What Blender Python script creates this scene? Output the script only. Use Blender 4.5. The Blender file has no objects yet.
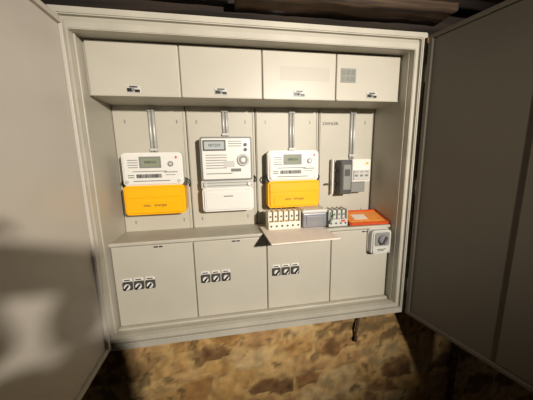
import bpy, bmesh, math, random
import numpy as np
from mathutils import Vector, Matrix, noise
random.seed(7); rng=np.random.default_rng(5)
S=bpy.context.scene
S.view_settings.view_transform='Standard'
COL=S.collection

# ---------------------------------------------------------------- materials
def lin(c): return tuple(((v/255)/12.92 if v/255<=0.04045 else ((v/255+.055)/1.055)**2.4) for v in c)
def mat(name,rgb,rough=.5,metal=0.,var=.06,scale=8.,bump=0.,bscale=200.,spec=.5):
    m=bpy.data.materials.new(name); m.use_nodes=True
    nt=m.node_tree; b=nt.nodes['Principled BSDF']
    c=lin(rgb)
    tc=nt.nodes.new('ShaderNodeTexCoord')
    n=nt.nodes.new('ShaderNodeTexNoise'); n.inputs['Scale'].default_value=scale; n.inputs['Detail'].default_value=5
    nt.links.new(tc.outputs['Object'],n.inputs['Vector'])
    r=nt.nodes.new('ShaderNodeValToRGB')
    r.color_ramp.elements[0].position=.3; r.color_ramp.elements[1].position=.7
    r.color_ramp.elements[0].color=(*[max(0,v*(1-var)) for v in c],1)
    r.color_ramp.elements[1].color=(*[min(1,v*(1+var)) for v in c],1)
    nt.links.new(n.outputs['Fac'],r.inputs['Fac']); nt.links.new(r.outputs['Color'],b.inputs['Base Color'])
    b.inputs['Roughness'].default_value=rough; b.inputs['Metallic'].default_value=metal
    b.inputs['Specular IOR Level'].default_value=spec
    if bump:
        n2=nt.nodes.new('ShaderNodeTexNoise'); n2.inputs['Scale'].default_value=bscale
        nt.links.new(tc.outputs['Object'],n2.inputs['Vector'])
        bp=nt.nodes.new('ShaderNodeBump'); bp.inputs['Strength'].default_value=bump; bp.inputs['Distance'].default_value=.002
        nt.links.new(n2.outputs['Fac'],bp.inputs['Height']); nt.links.new(bp.outputs['Normal'],b.inputs['Normal'])
    return m
M_paint=mat('cabinet_paint',(180,176,163),.42,var=.06,scale=5,bump=.12)
M_rim=mat('rim_paint',(188,184,171),.42,var=.09,scale=9,bump=.12)
M_cover=mat('cover_plastic',(190,186,173),.4,var=.04,scale=6,bump=.08)
M_back=mat('panel_plastic',(190,186,172),.48,var=.05,scale=5)
M_door=mat('door_paint',(190,184,174),.4,var=.05,scale=3,bump=.15)
M_door_shade=mat('door_paint_shaded',(82,76,66),.5,var=.08,scale=3,bump=.2)  # right door: same paint, grazing-light shade put into the colour
M_white=mat('meter_white',(232,231,226),.35,var=.02)
M_lgrey=mat('light_grey_plastic',(198,198,193),.4,var=.03)
M_mgrey=mat('mid_grey_plastic',(136,137,133),.45,var=.05)
M_dgrey=mat('dark_grey_plastic',(74,74,72),.45,var=.08)
M_black=mat('black_plastic',(22,22,22),.4,var=.1)
M_yel=mat('yellow_cover',(252,186,12),.35,var=.03)
M_lcd=mat('lcd_green',(142,150,130),.2,var=.04)
M_lcd2=mat('lcd_grey',(184,192,192),.2,var=.04)
M_steel=mat('galvanised_steel',(206,206,202),.45,metal=.35,var=.10,scale=60)
M_ink=mat('ink',(48,48,48),.6,var=.05)
M_inkg=mat('ink_grey',(120,120,118),.6,var=.05)
M_label=mat('label_paper',(206,205,198),.6,var=.04)
M_lab2=mat('label_recess',(182,178,165),.42,var=.01,scale=6)
M_stk=mat('sticker_paper',(142,143,136),.6,var=.06,scale=40)
M_red=mat('red_plastic',(210,84,38),.4,var=.05)
M_orange=mat('orange_sheet',(232,150,70),.45,var=.12,scale=30)
M_green=mat('sticker_grey',(122,124,116),.45,var=.1)
M_greenw=mat('green_plastic',(110,138,108),.45,var=.1)
M_board=mat('board_sheet',(236,222,208),.7,var=.04,scale=30)
M_bluegrey=mat('blue_grey_metal',(140,140,148),.35,metal=.2,var=.1,scale=30)
M_beige=mat('beige_ceramic',(228,223,208),.35,var=.05,scale=30)
M_brass=mat('brass',(190,150,80),.35,metal=.9,var=.1)
M_skin=mat('skin',(198,150,120),.5,var=.05,scale=30)
M_cloth=mat('jacket_cloth',(40,42,50),.9,var=.15,scale=60,bump=.4)
M_jean=mat('jeans_cloth',(50,60,84),.9,var=.15,scale=60,bump=.4)
M_hair=mat('hair',(48,34,24),.7,var=.3,scale=90)
M_floor=mat('concrete_floor',(70,60,48),.9,var=.25,scale=6,bump=.6,bscale=40)

def wood_mat(name,c1,c2):
    m=bpy.data.materials.new(name); m.use_nodes=True; nt=m.node_tree; b=nt.nodes['Principled BSDF']
    tc=nt.nodes.new('ShaderNodeTexCoord'); mp=nt.nodes.new('ShaderNodeMapping')
    mp.inputs['Scale'].default_value=(1.3,14,14)
    n=nt.nodes.new('ShaderNodeTexNoise'); n.inputs['Scale'].default_value=3; n.inputs['Detail'].default_value=8; n.inputs['Distortion'].default_value=.6
    r=nt.nodes.new('ShaderNodeValToRGB'); r.color_ramp.elements[0].position=.32; r.color_ramp.elements[1].position=.7
    r.color_ramp.elements[0].color=(*lin(c1),1); r.color_ramp.elements[1].color=(*lin(c2),1)
    nt.links.new(tc.outputs['Object'],mp.inputs[0]); nt.links.new(mp.outputs[0],n.inputs['Vector'])
    nt.links.new(n.outputs['Fac'],r.inputs[0]); nt.links.new(r.outputs[0],b.inputs['Base Color'])
    bp=nt.nodes.new('ShaderNodeBump'); bp.inputs['Strength'].default_value=.5; bp.inputs['Distance'].default_value=.008
    nt.links.new(n.outputs['Fac'],bp.inputs['Height']); nt.links.new(bp.outputs[0],b.inputs['Normal'])
    b.inputs['Roughness'].default_value=.85
    return m
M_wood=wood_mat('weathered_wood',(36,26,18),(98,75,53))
M_wood2=wood_mat('dark_wood',(18,13,9),(46,34,24))

# ---------------------------------------------------------------- helpers
def root(name,loc=(0,0,0),rot=(0,0,0)):
    e=bpy.data.objects.new(name,None); e.empty_display_size=.05; e.location=loc; e.rotation_euler=rot; COL.objects.link(e); return e
def obj(name,me,mt,parent=None):
    o=bpy.data.objects.new(name,me); COL.objects.link(o)
    if mt is not None: me.materials.append(mt)
    if parent is not None: o.parent=parent
    return o
def bx(name,x0,x1,y0,y1,z0,z1,mt,p=None,bev=.0015,seg=2,rot=None):
    bm=bmesh.new(); bmesh.ops.create_cube(bm,size=1)
    c=Vector(((x0+x1)/2,(y0+y1)/2,(z0+z1)/2)); s=(abs(x1-x0),abs(y1-y0),abs(z1-z0))
    for v in bm.verts: v.co=Vector((v.co.x*s[0],v.co.y*s[1],v.co.z*s[2]))
    bev=min(bev,min(s)*.45)
    if bev>0: bmesh.ops.bevel(bm,geom=bm.edges[:],offset=bev,segments=seg,affect='EDGES',profile=.5)
    if rot: bmesh.ops.rotate(bm,verts=bm.verts,cent=(0,0,0),matrix=Matrix.Rotation(rot[1],3,rot[0]))
    me=bpy.data.meshes.new(name); bm.to_mesh(me); bm.free()
    o=obj(name,me,mt,p); o.location=c; return o
def rbx(name,x0,x1,y0,y1,z0,z1,r,mt,p=None,bev=.003,seg=6,taper=1.0):
    """box with rounded XZ outline (plate / housing seen from the front)"""
    bm=bmesh.new(); w=(x1-x0)/2; h=(z1-z0)/2; r=min(r,w,h)
    pts=[]
    for cx,cz,a0 in ((w-r,h-r,0),(-w+r,h-r,90),(-w+r,-h+r,180),(w-r,-h+r,270)):
        for k in range(seg+1):
            a=math.radians(a0+90*k/seg); pts.append((cx+r*math.cos(a),cz+r*math.sin(a)))
    d=(y1-y0)/2
    A=[bm.verts.new((a*taper,-d,b*taper)) for a,b in pts]; B=[bm.verts.new((a,d,b)) for a,b in pts]
    n=len(pts); f=bm.faces.new(A); bm.faces.new(B[::-1])
    for i in range(n): bm.faces.new((A[i],B[i],B[(i+1)%n],A[(i+1)%n]))
    bmesh.ops.recalc_face_normals(bm,faces=bm.faces)
    if bev>0:
        fe=[e for e in bm.edges if e.verts[0].co.y<-d+1e-6 and e.verts[1].co.y<-d+1e-6]
        bmesh.ops.bevel(bm,geom=fe,offset=min(bev,d*.8),segments=3,affect='EDGES')
    me=bpy.data.meshes.new(name); bm.to_mesh(me); bm.free()
    o=obj(name,me,mt,p); o.location=((x0+x1)/2,(y0+y1)/2,(z0+z1)/2); return o
def frame(name,x0,x1,z0,z1,w,y0,y1,mt,p=None,bev=.0015,wt=None,wb=None):
    """rectangular picture-frame in one mesh"""
    wt=wt or w; wb=wb or w
    bm=bmesh.new()
    o=[(x0,z0),(x1,z0),(x1,z1),(x0,z1)]; i=[(x0+w,z0+wb),(x1-w,z0+wb),(x1-w,z1-wt),(x0+w,z1-wt)]
    V={}
    for k,y in ((0,y0),(1,y1)):
        for j in range(4):
            V['o',k,j]=bm.verts.new((o[j][0],y,o[j][1])); V['i',k,j]=bm.verts.new((i[j][0],y,i[j][1]))
    for j in range(4):
        q=(j+1)%4
        bm.faces.new((V['o',0,j],V['o',0,q],V['i',0,q],V['i',0,j]))
        bm.faces.new((V['o',1,j],V['i',1,j],V['i',1,q],V['o',1,q]))
        bm.faces.new((V['o',0,j],V['o',1,j],V['o',1,q],V['o',0,q]))
        bm.faces.new((V['i',0,j],V['i',0,q],V['i',1,q],V['i',1,j]))
    bmesh.ops.recalc_face_normals(bm,faces=bm.faces)
    if bev: bmesh.ops.bevel(bm,geom=bm.edges[:],offset=bev,segments=2,affect='EDGES')
    me=bpy.data.meshes.new(name); bm.to_mesh(me); bm.free()
    return obj(name,me,mt,p)
def cyl(name,p0,p1,r,mt,p=None,n=20,r2=None,bev=0.0):
    p0=Vector(p0);p1=Vector(p1);d=p1-p0
    bm=bmesh.new(); bmesh.ops.create_cone(bm,cap_ends=True,segments=n,radius1=r,radius2=r if r2 is None else r2,depth=d.length)
    if bev:
        ce=[e for e in bm.edges if abs(e.verts[0].co.z-e.verts[1].co.z)<1e-6]
        bmesh.ops.bevel(bm,geom=ce,offset=bev,segments=2,affect='EDGES')
    me=bpy.data.meshes.new(name); bm.to_mesh(me); bm.free()
    for f in me.polygons: f.use_smooth=len(f.vertices)==4
    o=obj(name,me,mt,p); o.location=(p0+p1)/2; o.rotation_mode='QUATERNION'
    o.rotation_quaternion=d.to_track_quat('Z','Y'); return o
def tube(name,pts,r,mt,p=None):
    c=bpy.data.curves.new(name,'CURVE'); c.dimensions='3D'; c.bevel_depth=r; c.bevel_resolution=3; c.use_fill_caps=True
    s=c.splines.new('NURBS'); s.points.add(len(pts)-1)
    for q,a in zip(s.points,pts): q.co=(*a,1)
    s.use_endpoint_u=True; s.order_u=3
    o=bpy.data.objects.new(name,c); COL.objects.link(o); c.materials.append(mt)
    if p is not None: o.parent=p
    return o
def text(name,t,x,y,z,size,mt,p=None,align='CENTER'):
    c=bpy.data.curves.new(name,'FONT'); c.body=t; c.size=size; c.extrude=.0002; c.align_x=align; c.align_y='CENTER'
    o=bpy.data.objects.new(name,c); COL.objects.link(o); c.materials.append(mt)
    o.location=(x,y,z); o.rotation_euler=(math.pi/2,0,0)
    if p is not None: o.parent=p
    return o
def merged_boxes(name,boxes,mt,p=None):
    """many small boxes as ONE mesh"""
    bm=bmesh.new()
    for (x0,x1,y0,y1,z0,z1) in boxes:
        r=bmesh.ops.create_cube(bm,size=1)
        for v in r['verts']:
            v.co=Vector(((x0+x1)/2+v.co.x*(x1-x0),(y0+y1)/2+v.co.y*(y1-y0),(z0+z1)/2+v.co.z*(z1-z0)))
    me=bpy.data.meshes.new(name); bm.to_mesh(me); bm.free()
    return obj(name,me,mt,p)

# ---------------------------------------------------------------- cabinet
XL,XR=-.543,.545; ZB,ZT=.900,1.882; YB=.16   # inner opening, recess depth
cab=root('meter_cabinet')
bx('back_sheet',-.56,.56,.165,.18,.88,1.90,M_paint,cab)
bx('side_left',-.558,XL,-.056,.166,.885,1.897,M_paint,cab)
bx('side_right',XR,.56,-.056,.166,.885,1.897,M_paint,cab)
bx('roof_sheet',-.558,.558,-.056,.166,ZT,1.898,M_paint,cab)
bx('bottom_sheet',-.558,.558,-.056,.166,.882,ZB,M_paint,cab)
frame('rim_outer',-.588,.588,.862,1.932,.022,-.074,-.045,M_rim,cab,.003,wt=.020)
frame('rim_step',-.568,.568,.880,1.914,.014,-.060,-.045,M_paint,cab,.002,wt=.030)
frame('rim_inner',-.5565,.5565,.892,1.896,.014,-.072,-.045,M_rim,cab,.002,wt=.020)
cols=[-.5385,-.2625,.0110,.2830,.5405]
colb=[-.5400,-.2600,.0160,.2820,.5405]
bx('profile_right',.541,.5455,-.045,-.036,ZB,ZT,M_rim,cab)
bx('profile_left',-.5435,-.539,-.045,-.036,ZB,ZT,M_rim,cab)
# upper box row
bx('upper_box_body',XL,XR,.006,.165,1.719,ZT,M_back,cab,.001)
for i in range(4):
    a,b=cols[i]+.0018,cols[i+1]-.0018
    bx('upper_cover_%d'%(i+1),a,b,-.004,.010,1.716,1.878,M_cover,cab,.003)
    bx('upper_cover_lip_%d'%(i+1),a+.002,b-.002,-.008,-.002,1.716,1.721,M_cover,cab,.0015)
lx=[-.408,-.132,.144,.427]
for i,x in enumerate(lx):
    z=1.738
    bx('upper_latch_plate_%d'%(i+1),x-.021,x+.021,-.0065,-.003,z-.011,z+.012,M_lgrey,cab,.0012)
    merged_boxes('upper_latch_slot_%d'%(i+1),[(x-.019,x-.003,-.0075,-.006,z-.008,z+.003),(x+.004,x+.019,-.0075,-.006,z-.009,z-.001),(x-.012,x+.012,-.0075,-.006,z+.005,z+.009)],M_black,cab)
    cyl('upper_latch_knob_%d'%(i+1),(x,-.012,z-.002),(x,-.006,z-.002),.005,M_mgrey,cab,14,bev=.001)
bx('label_recess',.074,.257,-.0044,-.003,1.782,1.827,M_lab2,cab,.0002)
st=[]
for a in range(3):
    for b in range(2):
        st.append((.305+a*.0185,.3185+a*.0185,-.0066,-.005,1.785+b*.022,1.801+b*.022))
bx('sticker',.300,.360,-.0055,-.003,1.780,1.829,M_stk,cab,.0005)
merged_boxes('sticker_grid',st,M_green,cab)
# recess
cb=[XL,-.2750,.0020,.2810,XR]
for i in range(4):
    bx('recess_panel_%d'%(i+1),cb[i]+.0015,cb[i+1]-.0015,.152,.166,1.222,1.721,M_back,cab,.0025)
merged_boxes('recess_ribs',[(cb[i]+.006,cb[i]+.010,.1475,.153,1.226,1.718) for i in range(1,4)]+[(cb[i]-.010,cb[i]-.006,.1475,.153,1.226,1.718) for i in range(1,4)],M_back,cab)
merged_boxes('panel_slots',[(x-.0025,x+.0025,.1512,.153,z-.007,z+.007) for x in (-.50,-.31,-.235,-.04,.045,.24,.50) for z in (1.66,1.262)],M_mgrey,cab)
text('panel_text','ZAEHLER',.334,.1513,1.655,.018,M_ink,cab)
# lower box row
bx('lower_box_body',XL,XR,.006,.165,ZB,1.219,M_back,cab,.001)
bx('ledge',XL,XR,-.001,.153,1.214,1.2245,M_paint,cab,.002)
bx('ledge_lip',XL,XR,-.009,.004,1.216,1.2285,M_rim,cab,.003)
for i in range(4):
    a,b=colb[i]+.0018,colb[i+1]-.0018
    bx('lower_cover_%d'%(i+1),a,b,-.005,.010,.907,1.2130,M_cover,cab,.003)
    xm=(a+b)/2
    merged_boxes('lower_cover_slot_%d'%(i+1),[(xm+.004,xm+.018,-.0062,-.004,1.203,1.208),(xm+.022,xm+.034,-.0062,-.004,1.203,1.208)],M_ink,cab)
bx('foot_rail',XL,XR,-.020,.006,.896,.906,M_rim,cab,.003)
for i,x0 in enumerate((-.514,-.240,.034)):
    for k in range(3):
        x=x0+.018+k*.0385; z=1.066
        rbx('switch_frame_%d%d'%(i+1,k+1),x-.0165,x+.0165,-.012,-.004,z-.0155,z+.0155,.004,M_dgrey,cab,.002)
        cyl('switch_knob_%d%d'%(i+1,k+1),(x,-.020,z),(x,-.011,z),.0108,M_white,cab,20,bev=.002)
        bx('switch_lever_%d%d'%(i+1,k+1),x-.0034,x+.0034,-.0245,-.018,z-.011,z+.011,M_black,cab,.001,rot=('Y',.7))
    merged_boxes('switch_tag_%d'%(i+1),[(x0+.003+k*.0385,x0+.033+k*.0385,-.0075,-.004,1.084,1.094) for k in range(3)],M_white,cab)
    merged_boxes('switch_tag_print_%d'%(i+1),[(x0+.007+k*.0385,x0+.027+k*.0385,-.0082,-.007,1.0865,1.0905) for k in range(3)],M_ink,cab)

# ---------------------------------------------------------------- cabinet doors
def door(name,hinge,direc,flip,w,z0,z1,mt,seam=None):
    ang=math.atan2(direc[1],direc[0])
    r=root(name,(hinge[0],hinge[1],0),(0,0,ang))
    s=flip
    def yb(a,b): return (min(a*s,b*s),max(a*s,b*s))
    y=yb(0,-.016); bx('sheet',0,w,y[0],y[1],z0,z1,mt,r,.003)
    y=yb(0,.010)
    t=.014
    bx('lip_hinge',.004,.004+t,y[0],y[1],z0+.004,z1-.004,mt,r,.002)
    bx('lip_free',w-t-.002,w-.002,y[0],y[1],z0+.004,z1-.004,mt,r,.002)
    bx('lip_top',.018,w-.016,y[0],y[1],z1-.004-t,z1-.004,mt,r,.002)
    bx('lip_bottom',.018,w-.016,y[0],y[1],z0+.004,z0+.004+t,mt,r,.002)
    if seam:
        y=yb(-.001,.005); bx('stiffener',seam,seam+.10,y[0],y[1],z0+.02,z1-.02,mt,r,.003)
    for k,z in enumerate((z0+.12,(z0+z1)/2,z1-.12)):
        cyl('hinge_pin_%d'%k,(-.006,-.010*s,z-.03),(-.006,-.010*s,z+.03),.006,M_steel,r,14)
    return r
door('cabinet_door',(-.551,-.080),(0,-1),1,.56,.878,1.894,M_door)
door('cabinet_door',(.582,-.086),(.235,-.972),-1,.57,.868,1.918,M_door_shade,seam=.300)

# ---------------------------------------------------------------- meters
def meter_a(cx,z0=1.306):
    r=root('electricity_meter',(cx,.152,z0))
    rbx('base_plate',-.10,.10,-.022,.0,.010,.225,.006,M_lgrey,r,.002)
    rbx('body',-.108,.108,-.066,-.020,.110,.2345,.016,M_white,r,.006)
    rbx('face_plate',-.098,.098,-.069,-.064,.118,.227,.008,M_white,r,.001)
    frame('lcd_frame',-.044,.032,.178,.220,.006,-.0725,-.068,M_mgrey,r,.001)
    bx('lcd',-.039,.027,-.0705,-.068,.183,.215,M_lcd,r,0)
    text('lcd_digits','008534',-.006,-.0712,.199,.014,M_ink,r)
    cyl('optical_port',(.066,-.074,.192),(.066,-.066,.192),.010,M_mgrey,r,24,bev=.001)
    cyl('optical_ring',(.066,-.0755,.192),(.066,-.073,.192),.0055,M_steel,r,20)
    bars=[];x=-.058
    while x<.03:
        t=random.choice((.0012,.002,.003)); bars.append((x,x+t,-.0705,-.0688,.141,.155)); x+=t+random.choice((.0012,.002))
    merged_boxes('barcode',bars,M_ink,r)
    merged_boxes('print_lines',[(-.085,-.050,-.0702,-.0688,.206-.009*k,.2085-.009*k) for k in range(4)]+[(-.07,.05,-.0702,-.0688,.164,.1665),(-.088,-.066,-.0702,-.0688,.150,.153),(-.088,-.066,-.0702,-.0688,.142,.145),(.040,.088,-.0702,-.0688,.160,.163),(.045,.080,-.0702,-.0688,.150,.152),(-.07,.06,-.0702,-.0688,.128,.131)],M_inkg,r)
    bx('red_mark',.083,.090,-.0704,-.068,.212,.220,M_red,r,0)
    cyl('seal_screw_l',(-.092,-.073,.128),(-.092,-.068,.128),.006,M_steel,r,16)
    cyl('seal_screw_r',(.092,-.073,.128),(.092,-.068,.128),.006,M_steel,r,16)
    rbx('terminal_cover',-.110,.110,-.076,-.004,.0,.112,.014,M_yel,r,.008)
    bx('cover_step',-.100,.100,-.0785,-.074,.066,.072,M_yel,r,.002)
    rbx('cover_panel',-.088,.088,-.0785,-.074,.010,.052,.008,M_yel,r,.002)
    text('cover_text','netz   energie',0,-.0792,.038,.015,M_ink,r)
    for s in (-1,1):
        tube('side_wire_%d'%(s+2),[(s*.106,-.03,.135),(s*.124,-.034,.130),(s*.128,-.02,.110),(s*.120,-.004,.098)],.0026,M_black,r)
        bx('side_clip_%d'%(s+2),s*.106-.008,s*.106+.008,-.044,-.010,.104,.128,M_dgrey,r,.002)
    return r
def meter_b(cx,z0=1.304):
    r=root('electricity_meter',(cx,.152,z0))
    rbx('base_plate',-.092,.092,-.022,.0,.004,.285,.006,M_mgrey,r,.002)
    rbx('body',-.101,.101,-.064,-.020,.122,.2935,.010,M_mgrey,r,.005)
    rbx('face_plate',-.093,.093,-.0675,-.062,.130,.286,.006,M_white,r,.001)
    frame('lcd_frame',-.088,-.002,.240,.280,.005,-.072,-.067,M_dgrey,r,.001)
    bx('lcd',-.083,-.007,-.0695,-.067,.243,.277,M_lcd2,r,0)
    text('lcd_digits','007259',-.045,-.0703,.260,.015,M_ink,r)
    merged_boxes('print_lines',[(.008,.060,-.0687,-.0670,.274-.009*k,.2765-.009*k) for k in range(3)]+[(-.08,.0,-.0687,-.067,.222-.010*k,.2245-.010*k) for k in range(6)]+[(-.08,.02,-.0687,-.067,.150,.153),(.015,.055,-.0687,-.067,.158,.170)],M_inkg,r)
    bx('nameplate',-.012,.030,-.069,-.067,.176,.200,M_lgrey,r,.0005)
    cyl('dial_ring',(.064,-.075,.203),(.064,-.066,.203),.024,M_lgrey,r,32,bev=.002)
    cyl('dial_recess',(.064,-.0765,.203),(.064,-.0745,.203),.0175,M_mgrey,r,32)
    cyl('dial_centre',(.064,-.079,.203),(.064,-.076,.203),.0085,M_white,r,24)
    for k,z in enumerate((.262,.243)):
        cyl('push_button_%d'%k,(.074,-.073,z),(.074,-.066,z),.0065,M_dgrey,r,18,bev=.001)
    rbx('seal_band',-.104,.104,-.058,-.018,.092,.124,.004,M_lgrey,r,.002)
    merged_boxes('seal_band_grooves',[(-.098,.098,-.0595,-.057,.101,.104),(-.098,.098,-.0595,-.057,.113,.1155)],M_mgrey,r)
    for s in (-1,1):
        cyl('seal_%d'%(s+2),(s*.086,-.067,.108),(s*.086,-.056,.108),.008,M_steel,r,18,bev=.001)
    rbx('terminal_cover',-.101,.101,-.074,-.004,.0,.095,.014,M_white,r,.008)
    rbx('cover_panel',-.088,.088,-.0765,-.072,.012,.078,.008,M_white,r,.002)
    merged_boxes('cover_print',[(-.018,.018,-.0775,-.076,.060,.064)],M_inkg,r)
    tube('side_wire',[(.100,-.03,.110),(.116,-.034,.112),(.122,-.02,.122),(.114,-.004,.135)],.0026,M_black,r)
    return r
meter_a(-.398); meter_b(-.122); meter_a(.150)

# DIN mounted breaker of the fourth field
r=root('circuit_breaker',(.360,.152,1.350))
rbx('adapter_plate',-.004,.146,-.012,.0,.004,.150,.005,M_lgrey,r,.002)
rbx('relay_body',.0,.052,-.066,-.010,.0,.148,.006,M_dgrey,r,.003)
rbx('relay_face',.008,.044,-.072,-.064,.020,.128,.004,M_mgrey,r,.002)
bx('relay_window',.014,.038,-.0735,-.071,.080,.108,M_dgrey,r,.001)
rbx('breaker_body',.056,.144,-.056,-.010,.052,.150,.006,M_white,r,.003)
rbx('breaker_nose',.062,.138,-.062,-.054,.060,.104,.004,M_lgrey,r,.002)
for k in range(3):
    bx('toggle_%d'%k,.068+k*.024,.080+k*.024,-.068,-.060,.076,.084,M_mgrey,r,.002)
merged_boxes('breaker_print',[(.066+k*.024,.082+k*.024,-.0632,-.061,.094,.097) for k in range(3)],M_inkg,r)
bx('breaker_marks',.120,.132,-.0572,-.055,.128,.136,M_yel,r,0)
rbx('lower_cap',.056,.126,-.048,-.010,.004,.052,.005,M_mgrey,r,.003)
bx('side_bar',-.024,-.016,-.030,-.010,-.004,.152,M_white,r,.002)
merged_boxes('side_arm',[(-.050,.0,-.024,-.016,.040,.046),(-.020,.002,-.024,-.016,.100,.106)],M_dgrey,r)

# mounting rails: pair of plain rods on a flat strip
for x,zt in ((-.402,1.541),(-.122,1.598),(.158,1.537),(.438,1.505)):
    r=root('mounting_rail',(x,.146,zt-.004)); h=1.714-zt
    cyl('rod_left',(-.0065,0,0),(-.0065,0,h),.0046,M_steel,r,16)
    cyl('rod_right',(.0065,0,0),(.0065,0,h),.0046,M_steel,r,16)
    bx('rail_strip',-.013,.013,.003,.0058,0,h,M_mgrey,r,.0008)
    merged_boxes('rail_clamps',[(-.014,.014,-.006,.004,h-.012,h-.004),(-.014,.014,-.006,.004,.012,.020)],M_lgrey,r)

# ---------------------------------------------------------------- shelf items
r=root('cardboard_sheet',(.128,-.035,1.2315),(0,0,.035))
bx('sheet',-.124,.124,-.105,.105,-.0025,.0025,M_board,r,.0008)
def terminal_block(x0,x1,y0,z0,h,mt,green=False,n=5):
    r=root('terminal_block',((x0+x1)/2,y0,z0)); w=(x1-x0)/2
    bx('base',-w,w,0,.072,0,h*.45,mt,r,.003)
    bx('upper_tier',-w+.004,w-.004,.018,.068,h*.44,h,mt,r,.003)
    st=2*w/n
    merged_boxes('dividers',[(-w+st*k-.0012,-w+st*k+.0012,.004,.068,h*.40,h+.004) for k in range(1,n)]+[(-w,-w+.003,.004,.070,h*.4,h+.004),(w-.003,w,.004,.070,h*.4,h+.004)],mt,r)
    for k in range(n):
        xc=-w+st*(k+.5)
        cyl('wire_hole_%d'%k,(xc,-.0008,h*.22),(xc,.004,h*.22),st*.20,M_dgrey,r,16)
        cyl('screw_low_%d'%k,(xc,.010,h*.44),(xc,.010,h*.50),st*.24,M_brass if not green else M_steel,r,14)
        cyl('wire_hole_top_%d'%k,(xc,.0172,h*.72),(xc,.022,h*.72),st*.19,M_dgrey,r,16)
        cyl('screw_top_%d'%k,(xc,.042,h*.98),(xc,.042,h*1.03),st*.24,M_steel,r,14)
    if green:
        bx('green_tab',-w+.006,-w+.020,.012,.030,h*.6,h*.90,M_greenw,r,.002)
        tube('green_wire',[(-w+.01,.0,.015),(-w-.004,-.010,.02),(-w+.01,-.014,.035),(-w+.02,.004,.05)],.0024,M_greenw,r)
        bx('red_tab',w-.03,w-.012,-.002,.006,h*.30,h*.42,M_red,r,.001)
    return r
terminal_block(.026,.156,.006,1.2342,.068,M_beige,n=6)
terminal_block(.277,.360,.012,1.2287,.066,M_lgrey,True,4)
r=root('junction_box',(.214,.004,1.2342))
bx('housing',-.050,.050,.0,.075,0,.060,M_bluegrey,r,.006,3)
bx('lid',-.053,.053,-.002,.078,.058,.074,M_lgrey,r,.006,3)
bx('front_plate',-.036,.036,-.0035,.001,.010,.048,M_bluegrey,r,.002)
merged_boxes('front_ribs',[(-.030,.030,-.0045,-.003,.016+k*.011,.019+k*.011) for k in range(3)],M_mgrey,r)
for s in (-1,1):
    cyl('lid_screw_%d'%(s+2),(s*.040,.012,.073),(s*.040,.012,.0765),.005,M_steel,r,14)
r=root('orange_tray',(.455,.006,1.2320),(math.radians(15),0,math.radians(-3)))
bx('floor_sheet',-.084,.084,0,.110,0,.004,M_orange,r,.001)
merged_boxes('tray_rim',[(-.086,.086,-.003,.004,-.001,.009),(-.086,.086,.106,.113,-.001,.009),(-.088,-.081,-.003,.113,-.001,.009),(.081,.088,-.003,.113,-.001,.009)],M_red,r)
bx('paper_insert',-.066,.060,.022,.088,.0038,.0052,M_orange,r,0)
bx('card_insert',-.050,.010,.034,.076,.0050,.0060,M_board,r,0)
r=root('fuse_enclosure',(.484,-.0052,1.112))
rbx('back_plate',-.046,.046,-.010,0,0,.108,.016,M_lgrey,r,.002)
rbx('body',-.043,.043,-.036,-.008,.004,.104,.014,M_lgrey,r,.005)
rbx('switch_recess',-.032,.032,-.0385,-.034,.040,.096,.008,M_mgrey,r,.001)
cyl('rotary_knob',(0,-.052,.068),(0,-.037,.068),.019,M_bluegrey,r,28,bev=.003)
bx('knob_grip',-.004,.004,-.060,-.050,.051,.085,M_dgrey,r,.0015,rot=('Y',.5))
merged_boxes('enclosure_label',[(-.026,.026,-.0372,-.0350,.014,.030)],M_label,r)
merged_boxes('enclosure_print',[(-.020,.020,-.0380,-.0368,.024,.027),(-.020,.010,-.0380,-.0368,.018,.0205)],M_ink,r)
for s in (-1,1):
    cyl('cover_screw_%d'%(s+2),(s*.034,-.0385,.012),(s*.034,-.035,.012),.004,M_steel,r,14)

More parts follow.
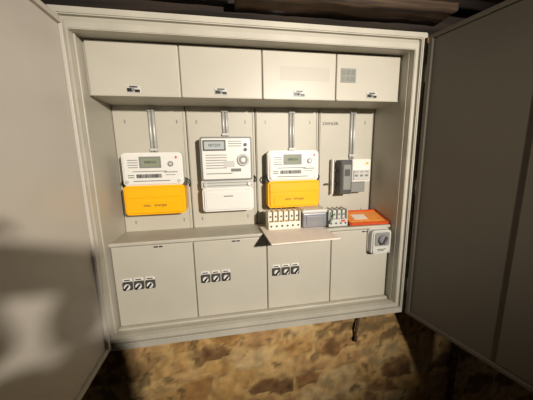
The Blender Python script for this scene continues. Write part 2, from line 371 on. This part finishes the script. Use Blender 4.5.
# ---------------------------------------------------------------- stone wall
def stone_wall():
    st=.0105; x=np.arange(-2.0,2.0+st,st); z=np.arange(0,2.30+st,st)
    hx0,hx1,hz0,hz1=-.572,.572,.874,1.99
    for arr,vals in ((x,(hx0,hx1)),(z,(hz0,hz1))):
        for v in vals: arr[np.abs(arr-v).argmin()]=v
    GX,GZ=np.meshgrid(x,z)
    P=np.stack([GX.ravel(),GZ.ravel()],1)
    warp=np.array([[noise.noise(Vector((a*7,b*7,1.3))),noise.noise(Vector((a*7,b*7,9.1)))] for a,b in P])
    warp2=np.array([[noise.noise(Vector((a*24,b*24,2.3))),noise.noise(Vector((a*24,b*24,6.1)))] for a,b in P])
    fine=np.array([noise.fractal(Vector((a*16,b*16,4.)),1.,2.,4) for a,b in P])
    big=np.array([noise.noise(Vector((a*3,b*3,7.))) for a,b in P])
    Q=P+warp*.05+warp2*.012
    pts=[];zz=0.02
    while zz<2.35:
        h=rng.uniform(.05,.12); xx=-2.1+rng.uniform(0,.15)
        while xx<2.1:
            w=rng.uniform(.06,.24); pts.append((xx+w/2,zz+h/2+rng.uniform(-.03,.03))); xx+=w
        zz+=h
    C=np.array(pts); sc=np.array([.62,1.])
    F1=np.full(len(Q),9.);F2=np.full(len(Q),9.);I=np.zeros(len(Q),int)
    for s in range(0,len(Q),4000):
        q=Q[s:s+4000]
        D=np.sqrt((((q[:,None,:]-C[None])*sc)**2).sum(2))
        ix=np.argpartition(D,1,axis=1)[:,:2]; dd=np.take_along_axis(D,ix,1); o=dd.argsort(1)
        dd=np.take_along_axis(dd,o,1); ix=np.take_along_axis(ix,o,1)
        F1[s:s+4000]=dd[:,0];F2[s:s+4000]=dd[:,1];I[s:s+4000]=ix[:,0]
    e=F2-F1
    m=np.clip((e-.002)/.016,0,1); m=m*m*(3-2*m)
    rh=rng.uniform(-.004,.004,len(C))[I]
    y=-.028-(m*(.005+rh))-fine*.003
    y=np.maximum(y,-.054)
    pal=np.array([lin(c) for c in ((198,158,98),(178,134,78),(210,174,116),(150,110,66),(192,152,102),(128,94,58),(212,182,132))])
    sc_=pal[rng.integers(0,len(pal),len(C))][I]
    mort=np.array(lin((204,170,114)))
    holes=np.clip((fine+big*.6-.38)/.15,0,1)[:,None]
    col=sc_*m[:,None]+mort*(1-m[:,None])
    sm=np.clip((big+fine*.6+.02)/.3,0,1)[:,None]*.5
    col=col*(1-sm)+mort*sm
    col=col*(1-.35*np.clip(-fine*2,0,1)[:,None])
    col=col*(1-.6*holes)
    y=y+holes[:,0]*.008
    nx,nz=len(x),len(z)
    V=np.stack([P[:,0],y,P[:,1]],1)
    faces=[]
    for j in range(nz-1):
        for i in range(nx-1):
            cx=(x[i]+x[i+1])/2; cz=(z[j]+z[j+1])/2
            if hx0<cx<hx1 and hz0<cz<hz1: continue
            a=j*nx+i; faces.append((a,a+1,a+nx+1,a+nx))
    me=bpy.data.meshes.new('wall_back'); me.from_pydata(V.tolist(),[],faces)
    at=me.color_attributes.new('stone','FLOAT_COLOR','POINT')
    at.data.foreach_set('color',np.concatenate([col,np.ones((len(col),1))],1).astype('f').ravel())
    for f in me.polygons: f.use_smooth=True
    mt=bpy.data.materials.new('rubble_stone'); mt.use_nodes=True; nt=mt.node_tree; b=nt.nodes['Principled BSDF']
    a=nt.nodes.new('ShaderNodeVertexColor'); a.layer_name='stone'
    tc=nt.nodes.new('ShaderNodeTexCoord'); n=nt.nodes.new('ShaderNodeTexNoise'); n.inputs['Scale'].default_value=22; n.inputs['Detail'].default_value=3
    nt.links.new(tc.outputs['Object'],n.inputs['Vector'])
    rp=nt.nodes.new('ShaderNodeValToRGB'); rp.color_ramp.elements[0].color=(.66,.62,.57,1); rp.color_ramp.elements[1].color=(1.12,1.12,1.08,1)
    rp.color_ramp.elements[0].position=.32; rp.color_ramp.elements[1].position=.68
    mx=nt.nodes.new('ShaderNodeMix'); mx.data_type='RGBA'; mx.blend_type='MULTIPLY'; mx.inputs[0].default_value=.8
    nt.links.new(n.outputs['Fac'],rp.inputs[0]); nt.links.new(a.outputs['Color'],mx.inputs[6]); nt.links.new(rp.outputs[0],mx.inputs[7])
    nt.links.new(mx.outputs[2],b.inputs['Base Color'])
    bp=nt.nodes.new('ShaderNodeBump'); bp.inputs['Strength'].default_value=.3; bp.inputs['Distance'].default_value=.003
    nt.links.new(n.outputs['Fac'],bp.inputs['Height']); nt.links.new(bp.outputs[0],b.inputs['Normal'])
    b.inputs['Roughness'].default_value=.92
    o=obj('wall_back',me,mt)
    return o
stone_wall()
bx('floor',-2.0,2.0,-3.2,.2,-.1,0,M_floor,None,0)
bx('ceiling',-2.0,2.0,-3.2,.2,2.30,2.36,M_wood2,None,0)

def rough_beam(name,x0,x1,y0,y1,z0,z1,mt,p,amp=.006,seed=0,rot=0):
    bm=bmesh.new(); n=60
    c=Vector(((x0+x1)/2,(y0+y1)/2,(z0+z1)/2))
    bmesh.ops.create_cube(bm,size=1)
    for v in bm.verts: v.co=Vector((v.co.x*(x1-x0),v.co.y*(y1-y0),v.co.z*(z1-z0)))
    ex=[e for e in bm.edges if abs(e.verts[0].co.x-e.verts[1].co.x)>1e-4]
    bmesh.ops.subdivide_edges(bm,edges=ex,cuts=n,use_grid_fill=True)
    ex=[e for e in bm.edges if abs(e.verts[0].co.x-e.verts[1].co.x)<1e-5]
    bmesh.ops.subdivide_edges(bm,edges=ex,cuts=3,use_grid_fill=True)
    for v in bm.verts:
        q=v.co*6+Vector((seed,seed,seed)); q2=v.co*22+Vector((seed,0,0))
        v.co+=Vector((0,noise.noise(q),noise.noise(q+Vector((5,5,5)))))*amp+Vector((0,noise.noise(q2),noise.noise(q2+Vector((3,3,3)))))*amp*.5
    me=bpy.data.meshes.new(name); bm.to_mesh(me); bm.free()
    for q in me.polygons: q.use_smooth=True
    o=obj(name,me,mt,p); o.location=c; o.rotation_euler=(0,rot,0); return o
lt=root('timber_lintel')
rough_beam('beam',-1.05,1.15,-.058,.14,1.938,2.10,M_wood2,lt,.004,1)
bd=root('timber_boards')
rough_beam('board_1',-1.0,-.10,-.16,-.062,1.972,1.995,M_wood2,bd,.004,3,.012)
rough_beam('board_2',-.08,.62,-.15,-.062,1.958,1.980,M_wood,bd,.004,9,-.012)
rough_beam('board_3',.30,1.3,-.30,-.155,1.990,2.015,M_wood2,bd,.004,14,.02)
rough_beam('board_4',-.90,.25,-.26,-.165,2.000,2.025,M_wood,bd,.004,21,-.01)

# thin brown tubes running down the wall
tube('hanging_tube',[(.398,-.040,.870),(.394,-.046,.82),(.385,-.044,.77),(.388,-.043,.73)],.006,M_wood)
tube('wall_tube',[(.90,-.046,.90),(.905,-.048,.7),(.90,-.046,.45),(.905,-.048,.0)],.012,M_wood)

# ---------------------------------------------------------------- camera
f=245.
dn=Vector((25.5,1400,f)).normalized(); X=Vector((1468,-71,f)); X=(X-dn*X.dot(dn)).normalized(); F=X.cross(dn)
CP=Vector((-.134,-.9,1.516))
right=Vector((X.x,F.x,-dn.x)); down=Vector((X.y,F.y,-dn.y)); fwd=Vector((X.z,F.z,-dn.z))
R=Matrix((right,-down,-fwd)).transposed()
cam=bpy.data.cameras.new('camera'); co=bpy.data.objects.new('camera',cam); COL.objects.link(co)
co.matrix_world=Matrix.Translation(CP)@R.to_4x4()
cam.sensor_width=36; cam.lens=f/533*36; cam.clip_start=.005
S.camera=co

# ---------------------------------------------------------------- photographer and phone
pg=root('photographer',(0,0,0))
ph=root('smartphone'); ph.parent=pg; ph.matrix_local=Matrix.Translation(CP-fwd*.012)@R.to_4x4()
PM=Matrix.Translation(CP-fwd*.012)@R.to_4x4()
bx('phone_body',-.075,.075,-.037,.037,-.004,.004,M_black,ph,.003)
bx('phone_screen',-.070,.070,-.033,.033,.004,.0046,M_dgrey,ph,.0)
def skin(name,verts,edges,radii,mt,p,rootv=0,sub=2):
    me=bpy.data.meshes.new(name); me.from_pydata(verts,edges,[]); o=obj(name,me,mt,p)
    o.modifiers.new('skin','SKIN')
    sv=me.skin_vertices[0].data
    for i,rr in enumerate(radii): sv[i].radius=rr if isinstance(rr,tuple) else (rr,rr)
    for v in sv: v.use_root=False
    sv[rootv].use_root=True
    s=o.modifiers.new('sub','SUBSURF'); s.levels=sub; s.render_levels=sub
    return o
bx0=-.20
WR=Vector((-.084,-.940,1.405)); WL=Vector((-.188,-.945,1.405))
V=[(bx0,-1.38,.95),(bx0,-1.37,1.12),(bx0,-1.35,1.30),(bx0,-1.35,1.42),(bx0,-1.34,1.50),
 (bx0+.18,-1.34,1.40),(-.060,-.98,1.16),tuple(WR),
 (bx0-.18,-1.34,1.40),(-.200,-.99,1.16),tuple(WL)]
E=[(0,1),(1,2),(2,3),(3,4),(3,5),(5,6),(6,7),(3,8),(8,9),(9,10)]
Rr=[(.17,.12),(.15,.11),(.18,.12),(.13,.09),.06,.08,.095,.085,.08,.095,.085]
skin('torso_and_arms',V,E,Rr,M_cloth,pg)
V=[(bx0,-1.38,.98),(bx0+.10,-1.38,.90),(bx0+.12,-1.36,.50),(bx0+.13,-1.40,.10),(bx0-.10,-1.38,.90),(bx0-.12,-1.36,.50),(bx0-.13,-1.40,.10)]
skin('legs',V,[(0,1),(1,2),(2,3),(0,4),(4,5),(5,6)],[(.15,.11),.10,.068,.05,.10,.068,.05],M_jean,pg)
for s in (-1,1):
    x=bx0+s*.13
    skin('shoe_%d'%(s+2),[(x,-1.43,.045),(x,-1.33,.045),(x,-1.22,.038)],[(0,1),(1,2)],[.042,.045,.036],M_black,pg)
bm=bmesh.new(); bmesh.ops.create_uvsphere(bm,u_segments=32,v_segments=24,radius=1)
for v in bm.verts:
    c=v.co
    fz=1-.18*max(0,-c.z)
    nose=max(0,1-((c.x/.16)**2+((c.z+.12)/.25)**2))*(c.y>0)
    eye=sum(max(0,1-(((c.x-sx)/.2)**2+((c.z-.08)/.13)**2)) for sx in (-.38,.38))*(c.y>0)
    v.co=Vector((c.x*.076*fz,c.y*.098*fz+nose*.024-eye*.010,c.z*.118))
me=bpy.data.meshes.new('head'); bm.to_mesh(me); bm.free()
for q in me.polygons: q.use_smooth=True
hd=obj('head',me,M_skin,pg); hd.location=(bx0+.03,-1.30,1.615)
bm=bmesh.new(); bmesh.ops.create_uvsphere(bm,u_segments=32,v_segments=20,radius=1)
bmesh.ops.delete(bm,geom=[v for v in bm.verts if v.co.z<-.35 or (v.co.y>.35 and v.co.z<.45)],context='VERTS')
for v in bm.verts: v.co=Vector((v.co.x*.083,v.co.y*.106-.004,v.co.z*.125+.004))
me=bpy.data.meshes.new('hair'); bm.to_mesh(me); bm.free()
h2=obj('hair',me,M_hair,pg); h2.location=hd.location
for s in (-1,1):
    e=rbx('ear_%d'%(s+2),-.008,.008,-.014,.014,-.03,.03,.008,M_skin,pg,.004); e.location=hd.location+Vector((s*.077,-.005,-.005))
    bme=cyl('eye_%d'%(s+2),(0,0,0),(0,.004,0),.010,M_white,pg,16); bme.location=hd.location+Vector((s*.030,.088,.010))
m_=bx('mouth',-.024,.024,-.003,.003,-.004,.004,M_red,pg,.002); m_.location=hd.location+Vector((0,.086,-.062))
def W(p): return tuple(PM@Vector(p))
for s in (1,-1):
    wv=WR if s==1 else WL
    pa=W((s*.074,-.055,.026)); pk=W((s*.088,-.008,.012))
    nm='right' if s==1 else 'left'
    skin('palm_'+nm,[tuple(wv),pa,pk],[(0,1),(1,2)],[(.036,.030),(.044,.022),(.032,.014)],M_skin,pg)
    for k,(yy,ln) in enumerate(((.026,.9),(.008,1.),(-.010,.94),(-.028,.8))):
        if s==-1 and k==0:   # index finger raised over the top edge, on the shutter button
            pts=[W((-.088,.016,.012)),W((-.080,.046,.008)),W((-.056,.060,.004)),W((-.034,.050,.002))]
        else:
            pts=[W((s*.088,yy-.006,.012)),W((s*.094,yy,-.006)),W((s*(.094-.016*ln),yy+.001,-.0155)),W((s*(.094-.034*ln),yy+.002,-.0145))]
        skin('finger_%s_%d'%(nm,k),pts,[(0,1),(1,2),(2,3)],[.0085,.0085,.0078,.0065],M_skin,pg)
    pts=[W((s*.092,-.040,.022)),W((s*.080,-.024,.020)),W((s*.064,-.010,.014)),W((s*.052,.000,.0125))]
    skin('thumb_'+nm,pts,[(0,1),(1,2),(2,3)],[.012,.011,.0095,.008],M_skin,pg)

# ---------------------------------------------------------------- lights
LP=Vector((.58,-1.99,1.945))
lr=root('work_lamp',LP)
aim=(Vector((-.02,-.02,1.50))-LP)
q=aim.to_track_quat('-Z','Y')
ad=aim.normalized()
cyl('reflector',tuple(-ad*.075),tuple(ad*.03),.030,M_black,lr,28,r2=.075)
cyl('handle',tuple(-ad*.16),tuple(-ad*.07),.018,M_black,lr,20,bev=.002)
cyl('cord',(0,-.05,.03),(0,-.05,.355),.003,M_black,lr,10)
L=bpy.data.lights.new('lamp_bulb','SPOT'); L.energy=245; L.color=(1.,.905,.785); L.shadow_soft_size=.04
L.spot_size=math.radians(68); L.spot_blend=1.0
lo=bpy.data.objects.new('lamp_bulb',L); COL.objects.link(lo); lo.parent=lr
lo.rotation_mode='QUATERNION'; lo.rotation_quaternion=q; lo.location=ad*.045
w=bpy.data.worlds.new('world'); S.world=w; w.use_nodes=True
w.node_tree.nodes['Background'].inputs[0].default_value=(1,.84,.68,1); w.node_tree.nodes['Background'].inputs[1].default_value=.025
